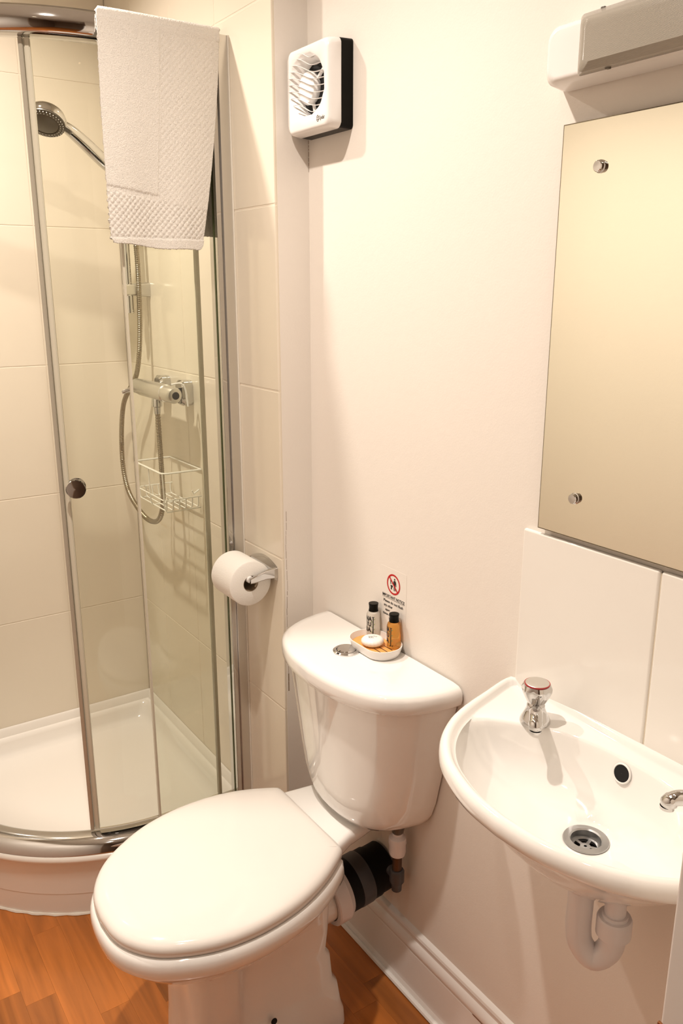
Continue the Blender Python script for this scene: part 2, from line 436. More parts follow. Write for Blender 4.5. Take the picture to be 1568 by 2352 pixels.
# knobs
def knob(t):
    p, n = stn(t, .499); p.z = 1.122
    k = mesh_obj('door_knob', lathe([(.0001, -.001), (.018, -.001), (.0205, .001), (.0205, .005), (.0175, .009), (.0135, .014), (.0135, .018), (.0175, .024), (.0215, .027), (.022, .031), (.0205, .0335), (.0001, .0345)], p, n, 40), M['chrome'], enc, ang=35)
    return k
knob(t_at(-.476)); knob(TT - t_at(-.476))

# ---------------------------------------------------------------- towel over the top rail
def towel():
    NU, NS = 250, 470
    zt = ZT1 + .006; Rf, Rb = .537 + .007, .484 - .006
    zf, zbk = 1.652, 1.668
    # path: s -> (R, z)
    seg = []
    Lf = zt - .02 - zf; Lb = zt - .02 - zbk
    cor = .020
    tot = Lf + Lb + (Rf - Rb) + cor
    def path(s):
        d = s * tot
        if d < Lf: return Rf, zf + d, 0
        d -= Lf; arc = (Rf - Rb) + cor
        if d < arc:
            a = pi * d / arc; c = (Rf + Rb) / 2
            ca, sa = cos(a), sin(a); e = .55
            return c + (Rf - Rb) / 2 * math.copysign(abs(ca) ** e, ca), zt - .02 + .021 * abs(sa) ** e, 1
        d -= arc; return Rb, zt - .02 - d, 2
    grid = []
    for j in range(NS + 1):
        s = j / NS; R, z, reg = path(s)
        drop = max(0, min(1, (zt - z) / (zt - zf)))
        row = []
        for i in range(NU + 1):
            u = i / NU
            if reg == 2: xl, xr = -.352, -.092
            elif reg == 1:
                q = (s * tot - Lf) / ((Rf - Rb) + cor); xl, xr = -.374 + .022 * q, -.108 + .016 * q
            else: xl, xr = -.374 - .006 * sin(drop * 2.6), -.108 - .062 * drop ** 1.5
            x = xl + (xr - xl) * u
            zz = z
            if reg == 0:  # bottom hem sags and corners round off
                k = max(0, 1 - (z - zf) / .12)
                zz += k * (-.012 * u + .010 * max(0, 1 - u / .05) ** 2 + .012 * max(0, 1 - (1 - u) / .06) ** 2 + .002 * sin(u * 9))
            if reg == 2: zz += max(0, 1 - (z - zbk) / .1) * (.010 * u)
            # waffle relief
            rel = 0.0; wv = 0.0
            if reg == 0:
                xx = x - xl; h = zz - zf
                band = h < .105 - .03 * u; side = u > .50 + .01 * sin(h * 30) and h < .42
                if (band and .012 < h) or (side and .012 < h):
                    p = (xx + h) / .0125; q = (xx - h * .92) / .0125
                    wv = max(abs(sin(pi * p)), 0) * max(abs(sin(pi * q)), 0)
                    soft = min(1, (h - .012) / .006, (1 - u) / .07)
                    rel = .0028 * (wv ** .6) * max(0, soft) * (.9 if band else .38) + (0 if band else .0010)
                elif h <= .012 or u > .97: rel = .0030
                else: rel = .0020 + (.0008 if h > .105 - .03 * u + .012 and u < .485 else 0)
                if .105 - .03 * u < h < .105 - .03 * u + .010 and u < .5: rel = .0006
            rel += random.uniform(-.0004, .0004) * (1.8 if reg == 1 else 1)
            wob = .004 * sin(u * 5 + drop * 3) * drop + .003 * sin(u * 11) * drop * (1 if reg == 0 else .5)
            if reg == 0: wob += .006 * drop
            if reg == 2: wob = -.004 * drop + .003 * sin(u * 8) * drop
            t = XT - x if x > CX else L1 + .51 * math.asin(min(1, (CX - x) / R))
            sgn = 1 if reg == 0 else (0 if reg == 1 else -1)
            RR = R + (rel + wob if reg == 0 else (wob - rel if reg == 2 else 0))
            p, n = stn(t, RR); p.x = x; p.z = zz + (rel if reg == 1 else 0)
            row.append(p)
        grid.append(row)
    bm = bmesh.new(); V = [[bm.verts.new(p) for p in r] for r in grid]
    for j in range(NS):
        for i in range(NU): bm.faces.new((V[j][i], V[j][i + 1], V[j + 1][i + 1], V[j + 1][i]))
    o = mesh_obj('hand_towel', bm, M['terry'], ang=80, fixn=False)
    md = o.modifiers.new('thickness', 'SOLIDIFY'); md.thickness = .0055; md.offset = -1
    # make sure the sheet thickens towards the rail
    return tag(o, 'folded cream hand towel with a waffle border hung over the chrome top rail', 'towel')
towel()

# ================================================================ SHOWER FITTINGS
# riser rail
rx, ry = -.145, 2.335
rr = thing('shower_riser_rail', 'chrome shower riser rail fixed to the tiles behind the glass', 'shower rail', (XT, ry, 1.50))
mesh_obj('rail', lathe([(.0001, 0), (.0095, 0), (.0095, .52), (.0001, .52)], (rx, ry, 1.492), n=24, cap0=False, cap1=False), M['chrome'], rr)
mesh_obj('end_sleeve', lathe([(.0001, 0), (.0115, 0), (.0115, .045), (.0095, .05)], (rx, ry, 1.492), n=24, cap0=False, cap1=False), M['chrome'], rr)
for z in (1.556, 1.96):
    bm = bmesh.new()
    rg = [[Vector((x, a, b)) for a, b in rrect(ry + .004 * (1 if x > rx else 0), z, hy, hz, .007, 4)] for x, hy, hz in ((XT - .0002, .016, .020), (XT - .012, .015, .019), (rx + .012, .013, .017), (rx - .012, .013, .016), (rx - .015, .011, .014))]
    add_loft(bm, rg); mesh_obj('wall_bracket', bm, M['satin'], rr, ang=35)
mesh_obj('slider', box(rx - .018, rx + .016, ry - .016, ry + .016, 1.855, 1.89, bev=.006, seg=3), M['chrome'], rr)
mesh_obj('slider_knob', lathe([(.006, 0), (.013, .004), (.014, .022), (.011, .026), (.0001, .026)], (rx, ry + .014, 1.872), (0, 1, 0), 20), M['darkgrey'], rr)
# handset
hs = thing('hand_shower', 'chrome hand shower with a dark spray face tilted down from the riser rail', 'hand shower', (-.335, 2.27, 1.95))
H0 = Vector((-.160, 2.315, 1.858)); H1 = Vector((-.302, 2.272, 1.952)); hc = Vector((-.357, 2.262, 1.963))
nf = Vector((-.32, -.42, -.85)).normalized()
bm = bmesh.new()
path = catmull([H0 + Vector((.012, 0, -.02)), H0, H0.lerp(H1, .35) + Vector((.004, 0, -.004)), H0.lerp(H1, .7) + Vector((-.001, 0, .003)), H1, H1.lerp(hc, .45) + Vector((0, 0, .004))], 6)
add_tube(bm, path, lambda t: .0125 + .0055 * sin(min(1, t * 1.15) * pi) ** .8 + (.002 if t > .9 else 0), 16)
mesh_obj('handle', bm, M['chrome'], hs)
mesh_obj('head', lathe([(.0485, .006), (.050, .0), (.0495, -.008), (.045, -.018), (.034, -.028), (.018, -.034), (.0001, -.036)], hc, nf, 40, cap0=True, cap1=False), M['chrome'], hs)
fp = mesh_obj('spray_plate', lathe([(.0480, .004), (.0475, .009), (.040, .0115), (.0335, .012), (.033, .010), (.030, .012), (.0001, .0125)], hc, nf, 40, cap0=True, cap1=False), M['darkgrey'], hs)
bm = bmesh.new(); a, b, d = frame(nf)
for rr_, nn, ln in ((.0435, 34, .0022), (.037, 30, .0018)):
    for i in range(nn):
        an = 2 * pi * i / nn; add_lathe(bm, [(.0012, 0), (.0011, ln), (.0001, ln)], hc + d * .0105 + (a * cos(an) + b * sin(an)) * rr_, nf, 6)
o = mesh_obj('spray_nozzles', bm, M['whiteplastic'], fp); o['kind'] = 'stuff'
lvd = (a * .2 + b * .98) if False else Vector((.85, -.4, -.55)).normalized()
lvd = (lvd - d * lvd.dot(d)).normalized()
mesh_obj('selector_lever', tube([hc + d * .006 + lvd * .045, hc + d * .010 + lvd * .055, hc + d * .014 + lvd * .062], lambda t: .0045 + .001 * t, 10), M['darkgrey'], hs)
# mixer
mx = thing('shower_mixer', 'chrome bar mixer valve on the tiles behind the glass with two wall elbows', 'shower mixer', (XT, 2.18, 1.28))
xb = -.148; zb = 1.288
bar = [(.010, -.004), (.0185, 0), (.0215, .006), (.0215, .058), (.0235, .06), (.0235, .063), (.0235, .235), (.0215, .239), (.0215, .275), (.019, .282), (.0001, .283)]
mesh_obj('body', lathe(bar, (xb, 2.035, zb), (0, 1, 0), 36, cap0=True), M['satin'], mx, ang=30)
mesh_obj('temperature_lever', tube([(xb - .004, 2.312, zb - .006), (xb - .03, 2.322, zb - .014), (xb - .04, 2.326, zb - .018)], lambda t: .008 - .003 * t, 10), M['chrome'], mx)
mesh_obj('end_cap', lathe([(.0001, -.006), (.0095, -.006), (.0105, -.003)], (xb, 2.035, zb), (0, 1, 0), 24, cap0=False, cap1=False), M['black'], mx)
for yy in (2.238, 2.087):
    rg = [[Vector((x, p, q)) for p, q in rrect(yy, zb, h1, h2, .016, 5)] for x, h1, h2 in ((XT - .0002, .027, .034), (XT - .024, .027, .034), (XT - .030, .022, .029))]
    e = mesh_obj('wall_elbow', loft(rg), M['chrome'], mx, ang=35)
    mesh_obj('union_nut', lathe([(.016, 0), (.016, .014), (.019, .016), (.019, .026)], (XT - .028, yy, zb), (-1, 0, 0), 6), M['chrome'], e, ang=20)
mesh_obj('hose_outlet', lathe([(.012, 0), (.014, -.008), (.0145, -.024), (.010, -.027), (.009, -.045)], (xb, 2.165, zb - .018), (0, 0, 1), 20), M['chrome'], mx)
ct = catmull([(xb - .002, 2.052, zb + .028), (xb + .02, 2.040, zb + .030), (xb + .030, 2.034, zb + .012), (xb + .032, 2.028, zb - .03)], 6)
mesh_obj('cable_tie', tube(ct, .0026, 6), M['whiteplastic'], mx)
# hose
hp = [(-.152, 2.315, 1.838), (-.122, 2.322, 1.70), (-.122, 2.322, 1.50), (-.135, 2.335, 1.33), (-.15, 2.430, 1.22), (-.150, 2.475, 1.06), (-.150, 2.445, .955), (-.150, 2.350, .905), (-.150, 2.265, .893), (-.150, 2.195, .915), (-.150, 2.158, .975), (-.150, 2.155, 1.06), (-.148, 2.163, 1.16), (-.148, 2.165, 1.232)]
pts = catmull(hp, 26)
bm = bmesh.new(); L = 0; P2 = [pts[0]]
for a_, b_ in zip(pts[:-1], pts[1:]):
    n = max(1, int((b_ - a_).length / .0016))
    for i in range(1, n + 1): P2.append(a_.lerp(b_, i / n))
add_tube(bm, P2, lambda t: .0068 + (.0009 if int(t * (len(P2) - 1)) % 3 else -.0006), 8)
tag(mesh_obj('shower_hose', bm, M['hosemetal'], ang=75), 'ribbed metal shower hose looping down beside the mixer valve', 'hose')
# wire caddy
cy0, cy1, cx1, zt = 2.025, 2.235, XT - .115, 1.085
bk = thing('shower_caddy', 'white wire soap basket on the tiles below the mixer valve', 'basket', (XT, 2.13, .98))
def wire(name, pts, r=.0022): return mesh_obj(name, tube(pts, r, 6), M['wire'], bk)
def rim(z, ins=0):
    c = [(XT - .004, cy1 - ins), (cx1 + ins + .012, cy1 - ins), (cx1 + ins, cy1 - ins - .012), (cx1 + ins, cy0 + ins + .012), (cx1 + ins + .012, cy0 + ins), (XT - .004, cy0 + ins)]
    return [(a, b, z) for a, b in c]
wire('top_rim', rim(zt), .0028); wire('back_wire', [(XT - .004, cy0, zt), (XT - .004, cy1, zt)], .0022)
wire('side_wire', rim(zt - .075, .004), .0018)
zb2 = zt - .105
for i in range(6):
    xx = XT - .012 - i * .0185
    wire('floor_wire', [(xx, cy1 - .006, zt - .075), (xx, cy1 - .008, zb2 + .006), (xx, cy1 - .014, zb2), (xx, cy0 + .014, zb2), (xx, cy0 + .008, zb2 + .006), (xx, cy0 + .006, zt - .075)], .0019)
for yy in (cy0 + .006, (cy0 + cy1) / 2, cy1 - .006): wire('cross_wire', [(XT - .006, yy, zb2 - .002), (cx1 + .01, yy, zb2 - .002), (cx1 + .004, yy, zb2 + .01), (cx1 + .002, yy, zt)], .0019)
wire('hook', [(XT - .003, cy0 + .02, zt - .06), (XT - .02, cy0 + .02, zt - .07), (XT - .024, cy0 + .02, zt - .06)], .0022)

# ================================================================ TOILET ROLL
rh = thing('toilet_roll_holder', 'chrome toilet roll holder on the tiled edge beside the shower frame', 'roll holder', (XT, 1.69, .91))
bm = bmesh.new(); rings = []
for i in range(25):
    u = i / 24; yy = 1.622 + .125 * u; top = .914 + .020 * sin(pi * (.08 + .84 * u)); dep = .010 + .016 * sin(pi * u)
    rings.append([Vector((XT - .0002, yy, top)), Vector((XT - dep, yy, top - .004)), Vector((XT - dep - .004, yy, top - .022)), Vector((XT - dep + .004, yy, top - .030)), Vector((XT - .0002, yy, top - .034))])
add_loft(bm, rings); mesh_obj('backplate', bm, M['chrome'], rh, ang=30)
mesh_obj('arm', loft([[Vector((x, p, q)) for p, q in rrect(1.6255, z, hy, hz, .003, 3)] for x, z, hy, hz in ((XT - .0003, .905, .0055, .013), (XT - .03, .905, .005, .011), (XT - .062, .899, .0045, .0085), (XT - .072, .897, .004, .0065))]), M['chrome'], rh, ang=35)
mesh_obj('spindle', lathe([(.0075, 0), (.0085, .004), (.0085, .10), (.0001, .10)], (XT - .068, 1.630, .898), (0, 1, 0), 20), M['whiteplastic'], rh)
ro = thing('toilet_roll', 'white toilet roll hanging on the chrome holder', 'toilet roll', (-.149, 1.69, .829))
rc = Vector((-.150, 1.636, .8868))
mesh_obj('paper', lathe([(.0195, 0), (.052, 0), (.0545, .002), (.0545, .100), (.052, .102), (.0195, .102)], rc, (0, 1, 0), 64, cap0=False, cap1=False), M['paper'], ro, ang=50)
mesh_obj('core', lathe([(.0195, .0005), (.0195, .1015), (.0183, .1015), (.0183, .0005), (.0195, .0005)], rc, (0, 1, 0), 40, cap0=False, cap1=False), M['card'], ro, ang=50)

# ================================================================ EXTRACTOR FAN (on the right wall, faces -x)
fy, fz, fh = 1.5155, 1.941, .0805
fan = thing('extractor_fan', 'square white extractor fan with wavy grille and black back plate high in the corner', 'fan', (0, fy, fz - fh))
def sq(x, h, r, k=8): return [Vector((x, a, b)) for a, b in rrect(fy, fz, h, h, r, k)]
mesh_obj('back_plate', loft([sq(-.0005, fh - .0005, .008), sq(-.028, fh - .0015, .008)]), M['black'], fan)
k = 8; nC = 4 * (k + 1)
def circ(x, r, cy=fy + .004, cz=fz + .002):
    out = []
    ref = rrect(fy, fz, fh, fh, .016, k)
    for a, b in ref:
        an = atan2(b - fz, a - fy); out.append(Vector((x, cy + r * cos(an), cz + r * sin(an))))
    return out
def densify(ring, m=3):
    out = []
    for i in range(len(ring)):
        a, b = ring[i], ring[(i + 1) % len(ring)]
        for j in range(m): out.append(a.lerp(b, j / m))
    return out
def sqd(x, h, r): return densify(sq(x, h, r))
def circd(x, r, cy=fy + .003, cz=fz + .002):
    return [Vector((x, cy + r * cos(atan2(p.z - fz, p.y - fy)), cz + r * sin(atan2(p.z - fz, p.y - fy)))) for p in sqd(0, fh, .016)]
def ell_(x, ry, rz, cy=fy + .002, cz=fz + .006):
    out = []
    for p in sqd(0, fh, .016):
        a = atan2(p.z - fz, p.y - fy); A = a - radians(14); yy = ry * cos(A); zz = rz * sin(A); c, s_ = cos(radians(14)), sin(radians(14))
        out.append(Vector((x, cy + yy * c - zz * s_, cz + yy * s_ + zz * c)))
    return out
rg = [sqd(-.0275, fh - .001, .012), sqd(-.029, fh, .014), sqd(-.048, fh - .0025, .015), sqd(-.0530, fh - .0040, .016), sqd(-.0555, fh - .0065, .017), sqd(-.0565, fh - .0095, .018), ell_(-.0566, .0690, .0590), ell_(-.0552, .0665, .0570), ell_(-.045, .0545, .0510, fy + .001, fz + .003), ell_(-.037, .0490, .0490, fy + .001, fz + .001), ell_(-.031, .047, .047, fy + .001, fz + .001)]
mesh_obj('front_cover', loft(rg, cap0=True, cap1=False), M['whiteplastic'], fan, ang=40)
mesh_obj('duct', lathe([(.0480, .0), (.0480, .003), (.0440, .0035), (.0440, .0)], (-.0300, fy + .001, fz + .001), (-1, 0, 0), 40, cap0=True, cap1=False), M['dark'], fan)  # black ring, the fan's inner shade put into the colour
mesh_obj('duct_shade', lathe([(.0001, .0045), (.0455, .0045)], (-.0300, fy + .001, fz + .001), (-1, 0, 0), 40, cap0=False, cap1=False), M['dark'], fan)  # black disc painting the shade deep behind the grille
mesh_obj('motor_cap', lathe([(.026, 0), (.030, .008), (.031, .014), (.028, .0195), (.020, .0215), (.0001, .022)], (-.0310, fy + .010, fz + .003), (-1, 0, 0), 36), M['whiteplastic'], fan)
bm = bmesh.new()
for an in (radians(40), radians(160), radians(275)):
    c = Vector((-.038, fy + .010, fz + .003)); e = Vector((-.038, fy + .001 - cos(an) * .047, fz + .001 + sin(an) * .047))
    add_tube(bm, [c, e], .0035, 8)
mesh_obj('motor_bracket', bm, M['whiteplastic'], fan)
for i in range(10):
    h = .0535 - i * .0119
    half = .0680 * math.sqrt(max(.03, 1 - (h / .0595) ** 2)) + .001
    bm = bmesh.new(); rings = []
    for j in range(29):
        u = j / 28; yy = fy + .002 + half * (1 - 2 * u); amp = .0036 * min(1, half / .045)
        zz = fz + .006 + h + amp * cos(2 * pi * (u - .20) / .95) - .001 - .24 * half * (2 * u - 1)
        dx = .0060 * sin(pi * u) ** .6
        rings.append([Vector((-.0562, yy, zz + .0006)), Vector((-.0568, yy, zz)), Vector((-.0562, yy, zz - .0006)), Vector((-.0542 + dx * .5, yy, zz - .0004)), Vector((-.0542 + dx * .5, yy, zz + .0004))])
    add_loft(bm, rings); mesh_obj('louvre', bm, M['whiteplastic'], fan, ang=45)
# maker's mark printed on the cover
MF = Matrix(((0, 0, -1, -.0568), (-1, 0, 0, fy - .0450), (0, 1, 0, fz - .0640), (0, 0, 0, 1)))
text('lettering', 'Xpelair', .0110, M['darkgrey'], fan, MF, sx=.62, depth=.00012)
bm = bmesh.new(); cc = Vector((-.0569, fy - .0405, fz - .0605))
for k_ in range(24):
    a0, a1 = 2 * pi * k_ / 24, 2 * pi * (k_ + 1) / 24
    q = [cc + Vector((0, r * .0042 * cos(a), r * .0062 * sin(a))) for a, r in ((a0, 1), (a1, 1), (a1, .78), (a0, .78))]
    bm.faces.new([bm.verts.new(p) for p in q])
for s in (-1, 1):
    for a0 in (.9, -.9):
        q = [cc, cc + Vector((0, s * .0026 * cos(a0) + .0006, .0052 * sin(a0))), cc + Vector((0, s * .0036 * cos(a0 * .55), .0044 * sin(a0 * .55)))]
        bm.faces.new([bm.verts.new(p) for p in q])
mesh_obj('emblem', bm, M['darkgrey'], fan, sm=False, fixn=False)

# ================================================================ MIRROR
my0, my1, mz0, mz1 = .424, .886, 1.185, 1.787
mi = thing('wall_mirror', 'frameless rectangular mirror fixed with chrome screw caps above the basin', 'mirror', (0, (my0 + my1) / 2, mz0))
mesh_obj('glass', box(-.0145, -.0105, my0 + .0018, my1 - .0018, mz0 + .0016, mz1 - .0016), M['mirror'], mi, sm=False)
mesh_obj('backing', box(-.0140, -.0098, my0, my1, mz0, mz1), M['mirror_edge'], mi, sm=False)
for yy in (.814, .496):
    for zz in (1.249, 1.724):
        mesh_obj('spacer', lathe([(.006, 0), (.006, .0098)], (-.0002, yy, zz), (-1, 0, 0), 12), M['whiteplastic'], mi)
        mesh_obj('screw_cap', lathe([(.0090, 0), (.0090, .0015), (.0078, .002), (.0078, .0068), (.0068, .0080), (.0001, .0083)], (-.0145, yy, zz), (-1, 0, 0), 24), M['chrome'], mi, ang=30)

# ================================================================ LIGHT ABOVE THE MIRROR (unlit)
sl = thing('mirror_light', 'unlit wall light with a grey ribbed diffuser above the mirror', 'wall light', (0, .66, 1.835))
def yz(x, y0, y1, z0, z1, r, kk=5): return [Vector((x, a, b)) for a, b in rrect((y0 + y1) / 2, (z0 + z1) / 2, (y1 - y0) / 2, (z1 - z0) / 2, r, kk)]
mesh_obj('base', loft([yz(-.0003, .43, .906, 1.834, 1.912, .016), yz(-.006, .428, .908, 1.832, 1.914, .018), yz(-.044, .434, .896, 1.832, 1.908, .018), yz(-.054, .440, .888, 1.835, 1.903, .018), yz(-.058, .448, .880, 1.841, 1.897, .016)]), M['whiteplastic'], sl, ang=50)
mesh_obj('diffuser', loft([yz(-.0582, .50, .808, 1.836, 1.900, .006), yz(-.084, .50, .806, 1.826, 1.898, .006), yz(-.100, .50, .792, 1.826, 1.888, .008), yz(-.108, .506, .776, 1.834, 1.878, .008)]), M['prism'], sl, ang=35)
mesh_obj('clip', box(-.092, -.086, .750, .756, 1.8245, 1.828, bev=.001), M['darkgrey'], sl)
mesh_obj('clip', box(-.084, -.078, .770, .776, 1.8965, 1.900, bev=.001), M['darkgrey'], sl)

# ================================================================ SPLASHBACK
zs0, zs1 = .890, 1.175
for y0, y1, lb in ((.659, .921, 'plain white splashback tile behind the left tap'), (.394, .6565, 'plain white splashback tile behind the right tap')):
    tag(mesh_obj('splashback_tile', box(-.0095, -.0001, y0, y1, zs0, zs1, bev=.004, seg=3), M['splash'], ang=50), lb, 'tile', 'splashback tiles above the basin')
tag(mesh_obj('splashback_grout', box(-.006, -.0001, .6562, .6593, zs0, zs1 - .004), M['grout'], sm=False), 'thin upright grout line between the two splashback tiles', 'grout')

# ================================================================ BASIN
by = .650; ZD = .888
half = [(0.000, .287), (-.03, .284), (-.08, .271), (-.13, .258), (-.18, .240), (-.217, .219), (-.249, .192), (-.278, .155), (-.299, .110), (-.314, .058), (-.319, 0)]
hp = catmull([(a, b, 0) for a, b in half], 6)
outer = [(p.x, by + p.y) for p in hp] + [(p.x, by - p.y) for p in reversed(hp[:-1])]
halfi = [(-.044, 0), (-.047, .05), (-.058, .10), (-.082, .145), (-.112, .190), (-.145, .222), (-.185, .219), (-.218, .198), (-.250, .165), (-.275, .118), (-.290, .06), (-.295, 0)]
hp = catmull([(a, b, 0) for a, b in halfi], 6)
inner = [(p.x, by + p.y) for p in hp] + [(p.x, by - p.y) for p in reversed(hp[1:-1])]
BC = (-.132, by); NA = 160
def rays(poly):
    out = []
    for k in range(NA):
        a = 2 * pi * (k + .5) / NA; dx, dy = cos(a), sin(a); best = None
        for (x0, y0), (x1, y1) in zip(poly, poly[1:] + poly[:1]):
            ex, ey = x1 - x0, y1 - y0; den = dx * ey - dy * ex
            if abs(den) < 1e-12: continue
            t = ((x0 - BC[0]) * ey - (y0 - BC[1]) * ex) / den; s = ((x0 - BC[0]) * dy - (y0 - BC[1]) * dx) / den
            if t > 0 and -1e-6 <= s <= 1 + 1e-6: best = t if best is None else max(best, t)
        out.append(best)
    return out
ro_, ri_ = rays(outer), rays(inner)
def bring(rad, z, dr=0, xmax=-.0005):
    out = []
    for k, r in enumerate(rad):
        a = 2 * pi * (k + .5) / NA; q = r + dr
        x = BC[0] + q * cos(a); y = BC[1] + q * sin(a); out.append(Vector((min(x, xmax), y, z)))
    return out
def mixr(f): return [a * (1 - f) + b * f for a, b in zip(ro_, ri_)]
sc = lambda R, s: [r * s for r in R]
ba = thing('wash_basin', 'small white wall hung basin with two chrome taps below the mirror', 'basin', (0, by, .72))
rings = [bring(sc(ro_, .22), .742), bring(sc(ro_, .38), .756), bring(sc(ro_, .52), .778), bring(sc(ro_, .66), .806), bring(sc(ro_, .78), .834), bring(sc(ro_, .87), .855), bring(sc(ro_, .935), .8655), bring(ro_, .870, -.006), bring(ro_, .8745, -.001), bring(ro_, .882, .001), bring(ro_, .891, .000), bring(ro_, .8975, -.0035), bring(ro_, .9005, -.0085), bring(ro_, .9000, -.0135), bring(ro_, .896, -.0175), bring(ro_, .891, -.0205), bring(ro_, ZD + .0005, -.0245)]
for s, z in ((1.03, ZD), (1.0, ZD - .001), (.98, ZD - .005), (.96, ZD - .013), (.93, .862), (.885, .846), (.82, .831), (.73, .818), (.61, .807), (.47, .799), (.34, .7945), (.25, .792)):
    R = sc(ri_, s)
    if s > 1: R = [min(a, b - .0255) for a, b in zip(R, ro_)]
    R = [max(q, .034 + .03 * s) for q in R]
    rings.append(bring(R, z))
rings.append(bring([.036] * NA, .7905)); rings.append(bring([.0335] * NA, .7895))
hole = []
for k in range(NA): hole.append(.0245)
rings.append(bring(hole, .7892)); rings.append(bring([.0235] * NA, .775)); rings.append(bring([.023] * NA, .742))
mesh_obj('bowl', loft(rings, cap0=True, cap1=False), M['ceramic'], ba, ang=70)
# overflow
on = Vector((-.97, 0, .26)).normalized(); oc = Vector((-.0525, .658, .866))
mesh_obj('overflow_hole', lathe([(.0158, -.0010), (.0148, .0005), (.0136, .0008), (.0128, .0000), (.0126, -.003)], oc, on, 28, cap0=False, cap1=False), M['ceramic'], ba, ang=60)
mesh_obj('overflow_shade', lathe([(.0001, -.0002), (.0128, -.0002)], oc, on, 24, cap0=False, cap1=False), M['dark'], ba)  # black disc paints the dark inside of the overflow
# waste
wc = Vector((BC[0], BC[1], .7900))
ws = mesh_obj('waste', lathe([(.033, .0005), (.032, .0022), (.0235, .0028), (.0215, .001), (.0205, -.010), (.0200, -.012)], wc, n=40, cap0=False, cap1=False), M['steel'], ba, ang=30)
bm = bmesh.new()
add_lathe(bm, [(.0022, -.013), (.0022, -.0103), (.0075, -.0103), (.0075, -.013)], wc, (0, 0, 1), 20, cap0=False, cap1=False)
add_lathe(bm, [(.0165, -.0125), (.0165, -.0104), (.0205, -.0104)], wc, (0, 0, 1), 28, cap0=False, cap1=False)
for i in range(5):
    a = 2 * pi * i / 5 + .3; c = Vector((cos(a), sin(a), 0)); t = Vector((-sin(a), cos(a), 0))
    add_loft(bm, [[wc + c * r + t * wd + Vector((0, 0, z)) for wd, z in ((-.0024, -.0125), (.0024, -.0125), (.0024, -.0105), (-.0024, -.0105))] for r in (.004, .0202)])
mesh_obj('strainer', bm, M['steel'], ws, sm=False)
mesh_obj('waste_shade', lathe([(.0001, -.018), (.0205, -.018)], wc, cap0=False, cap1=False), M['dark'], ws)  # black disc paints the dark below the strainer
# pillar taps
def tap(sx, yb_, name_label, ring, rot):
    base = Vector((-.0745, yb_, ZD))
    t = thing('basin_tap', name_label, 'tap', base, 'pillar taps on the basin')
    mesh_obj('base', lathe([(.0245, .0), (.0245, .003), (.0225, .008), (.0175, .018), (.0145, .026), (.0145, .030), (.0125, .034), (.0001, .034)], base, n=32, cap1=False), M['chrome'], t, ang=35)
    d = Vector((-cos(rot), sin(rot), 0))
    sp = catmull([base + Vector((0, 0, .020)) + d * .004, base + Vector((0, 0, .027)) + d * .022, base + Vector((0, 0, .031)) + d * .038, base + Vector((0, 0, .030)) + d * .050, base + Vector((0, 0, .024)) + d * .058, base + Vector((0, 0, .018)) + d * .060], 5)
    mesh_obj('spout', tube(sp, lambda q: .0115 - .002 * q + (.0012 if .7 < q < .9 else 0), 16), M['chrome'], t)
    mesh_obj('nozzle', lathe([(.0095, 0), (.0095, -.004), (.0078, -.004), (.0078, .001)], sp[-1], n=20, cap0=False, cap1=False), M['chrome'], t)
    mesh_obj('neck', lathe([(.009, .032), (.009, .036)], base, n=16), M['black'], t)
    h = mesh_obj('handle', lathe([(.012, .0335), (.0155, .036), (.0215, .047), (.0245, .056), (.0245, .060), (.0215, .0660), (.0195, .0665)], base, n=48, cap0=True, cap1=True, rfun=lambda a, hh: 1 - .10 * (abs(cos(a * 3.0)) ** 3) * (1 if .037 < hh < .065 else .2)), M['chrome'], t, ang=25)
    mesh_obj('indicator_ring', lathe([(.0202, .0663), (.0202, .0680), (.0190, .0682)], base, n=32, cap0=False), M[ring], h)
    mesh_obj('top_disc', lathe([(.0190, .0682), (.0180, .0692), (.010, .0700), (.0001, .0702)], base, n=32, cap1=False), M['satin'], h)
    return t
tap(1, .811, 'chrome pillar tap with a red ringed faceted handle at the left of the basin', 'redring', radians(-43))
tap(-1, .498, 'chrome pillar tap reaching in from the right edge of the photo', 'ink', radians(43))
# trap
tr = thing('waste_trap', 'white plastic U shaped waste trap hanging under the basin', 'waste trap', (-.12, by, .55))
mesh_obj('inlet_nut', lathe([(.024, 0), (.027, .004), (.027, .030), (.022, .034)], (BC[0], by, .712), n=12), M['pvc'], tr, ang=40)
ux = BC[0]; ex_, ey_ = .028, .041
bend = catmull([(ux, by, .735), (ux, by, .68), (ux, by, .640), (ux + .003, by - .005, .612), (ux + .014, by - .0205, .593), (ux + .025, by - .036, .610), (ux + ex_, by - ey_, .635), (ux + ex_, by - ey_, .680)], 5)
mesh_obj('bend', tube(bend, .0190, 20), M['pvc'], tr)
mesh_obj('outlet_nut', lathe([(.019, 0), (.0255, .004), (.0255, .030), (.0235, .034), (.0195, .034)], (ux + ex_, by - ey_, .640), n=28), M['pvc'], tr, ang=35)
mesh_obj('outlet_pipe', tube(catmull([(ux + ex_, by - ey_, .67), (ux + ex_, by - ey_, .705), (ux + ex_ + .008, by - ey_, .722), (ux + .075, by - ey_, .728), (-.001, by - ey_, .730)], 5), .0155, 18), M['pvc'], tr)

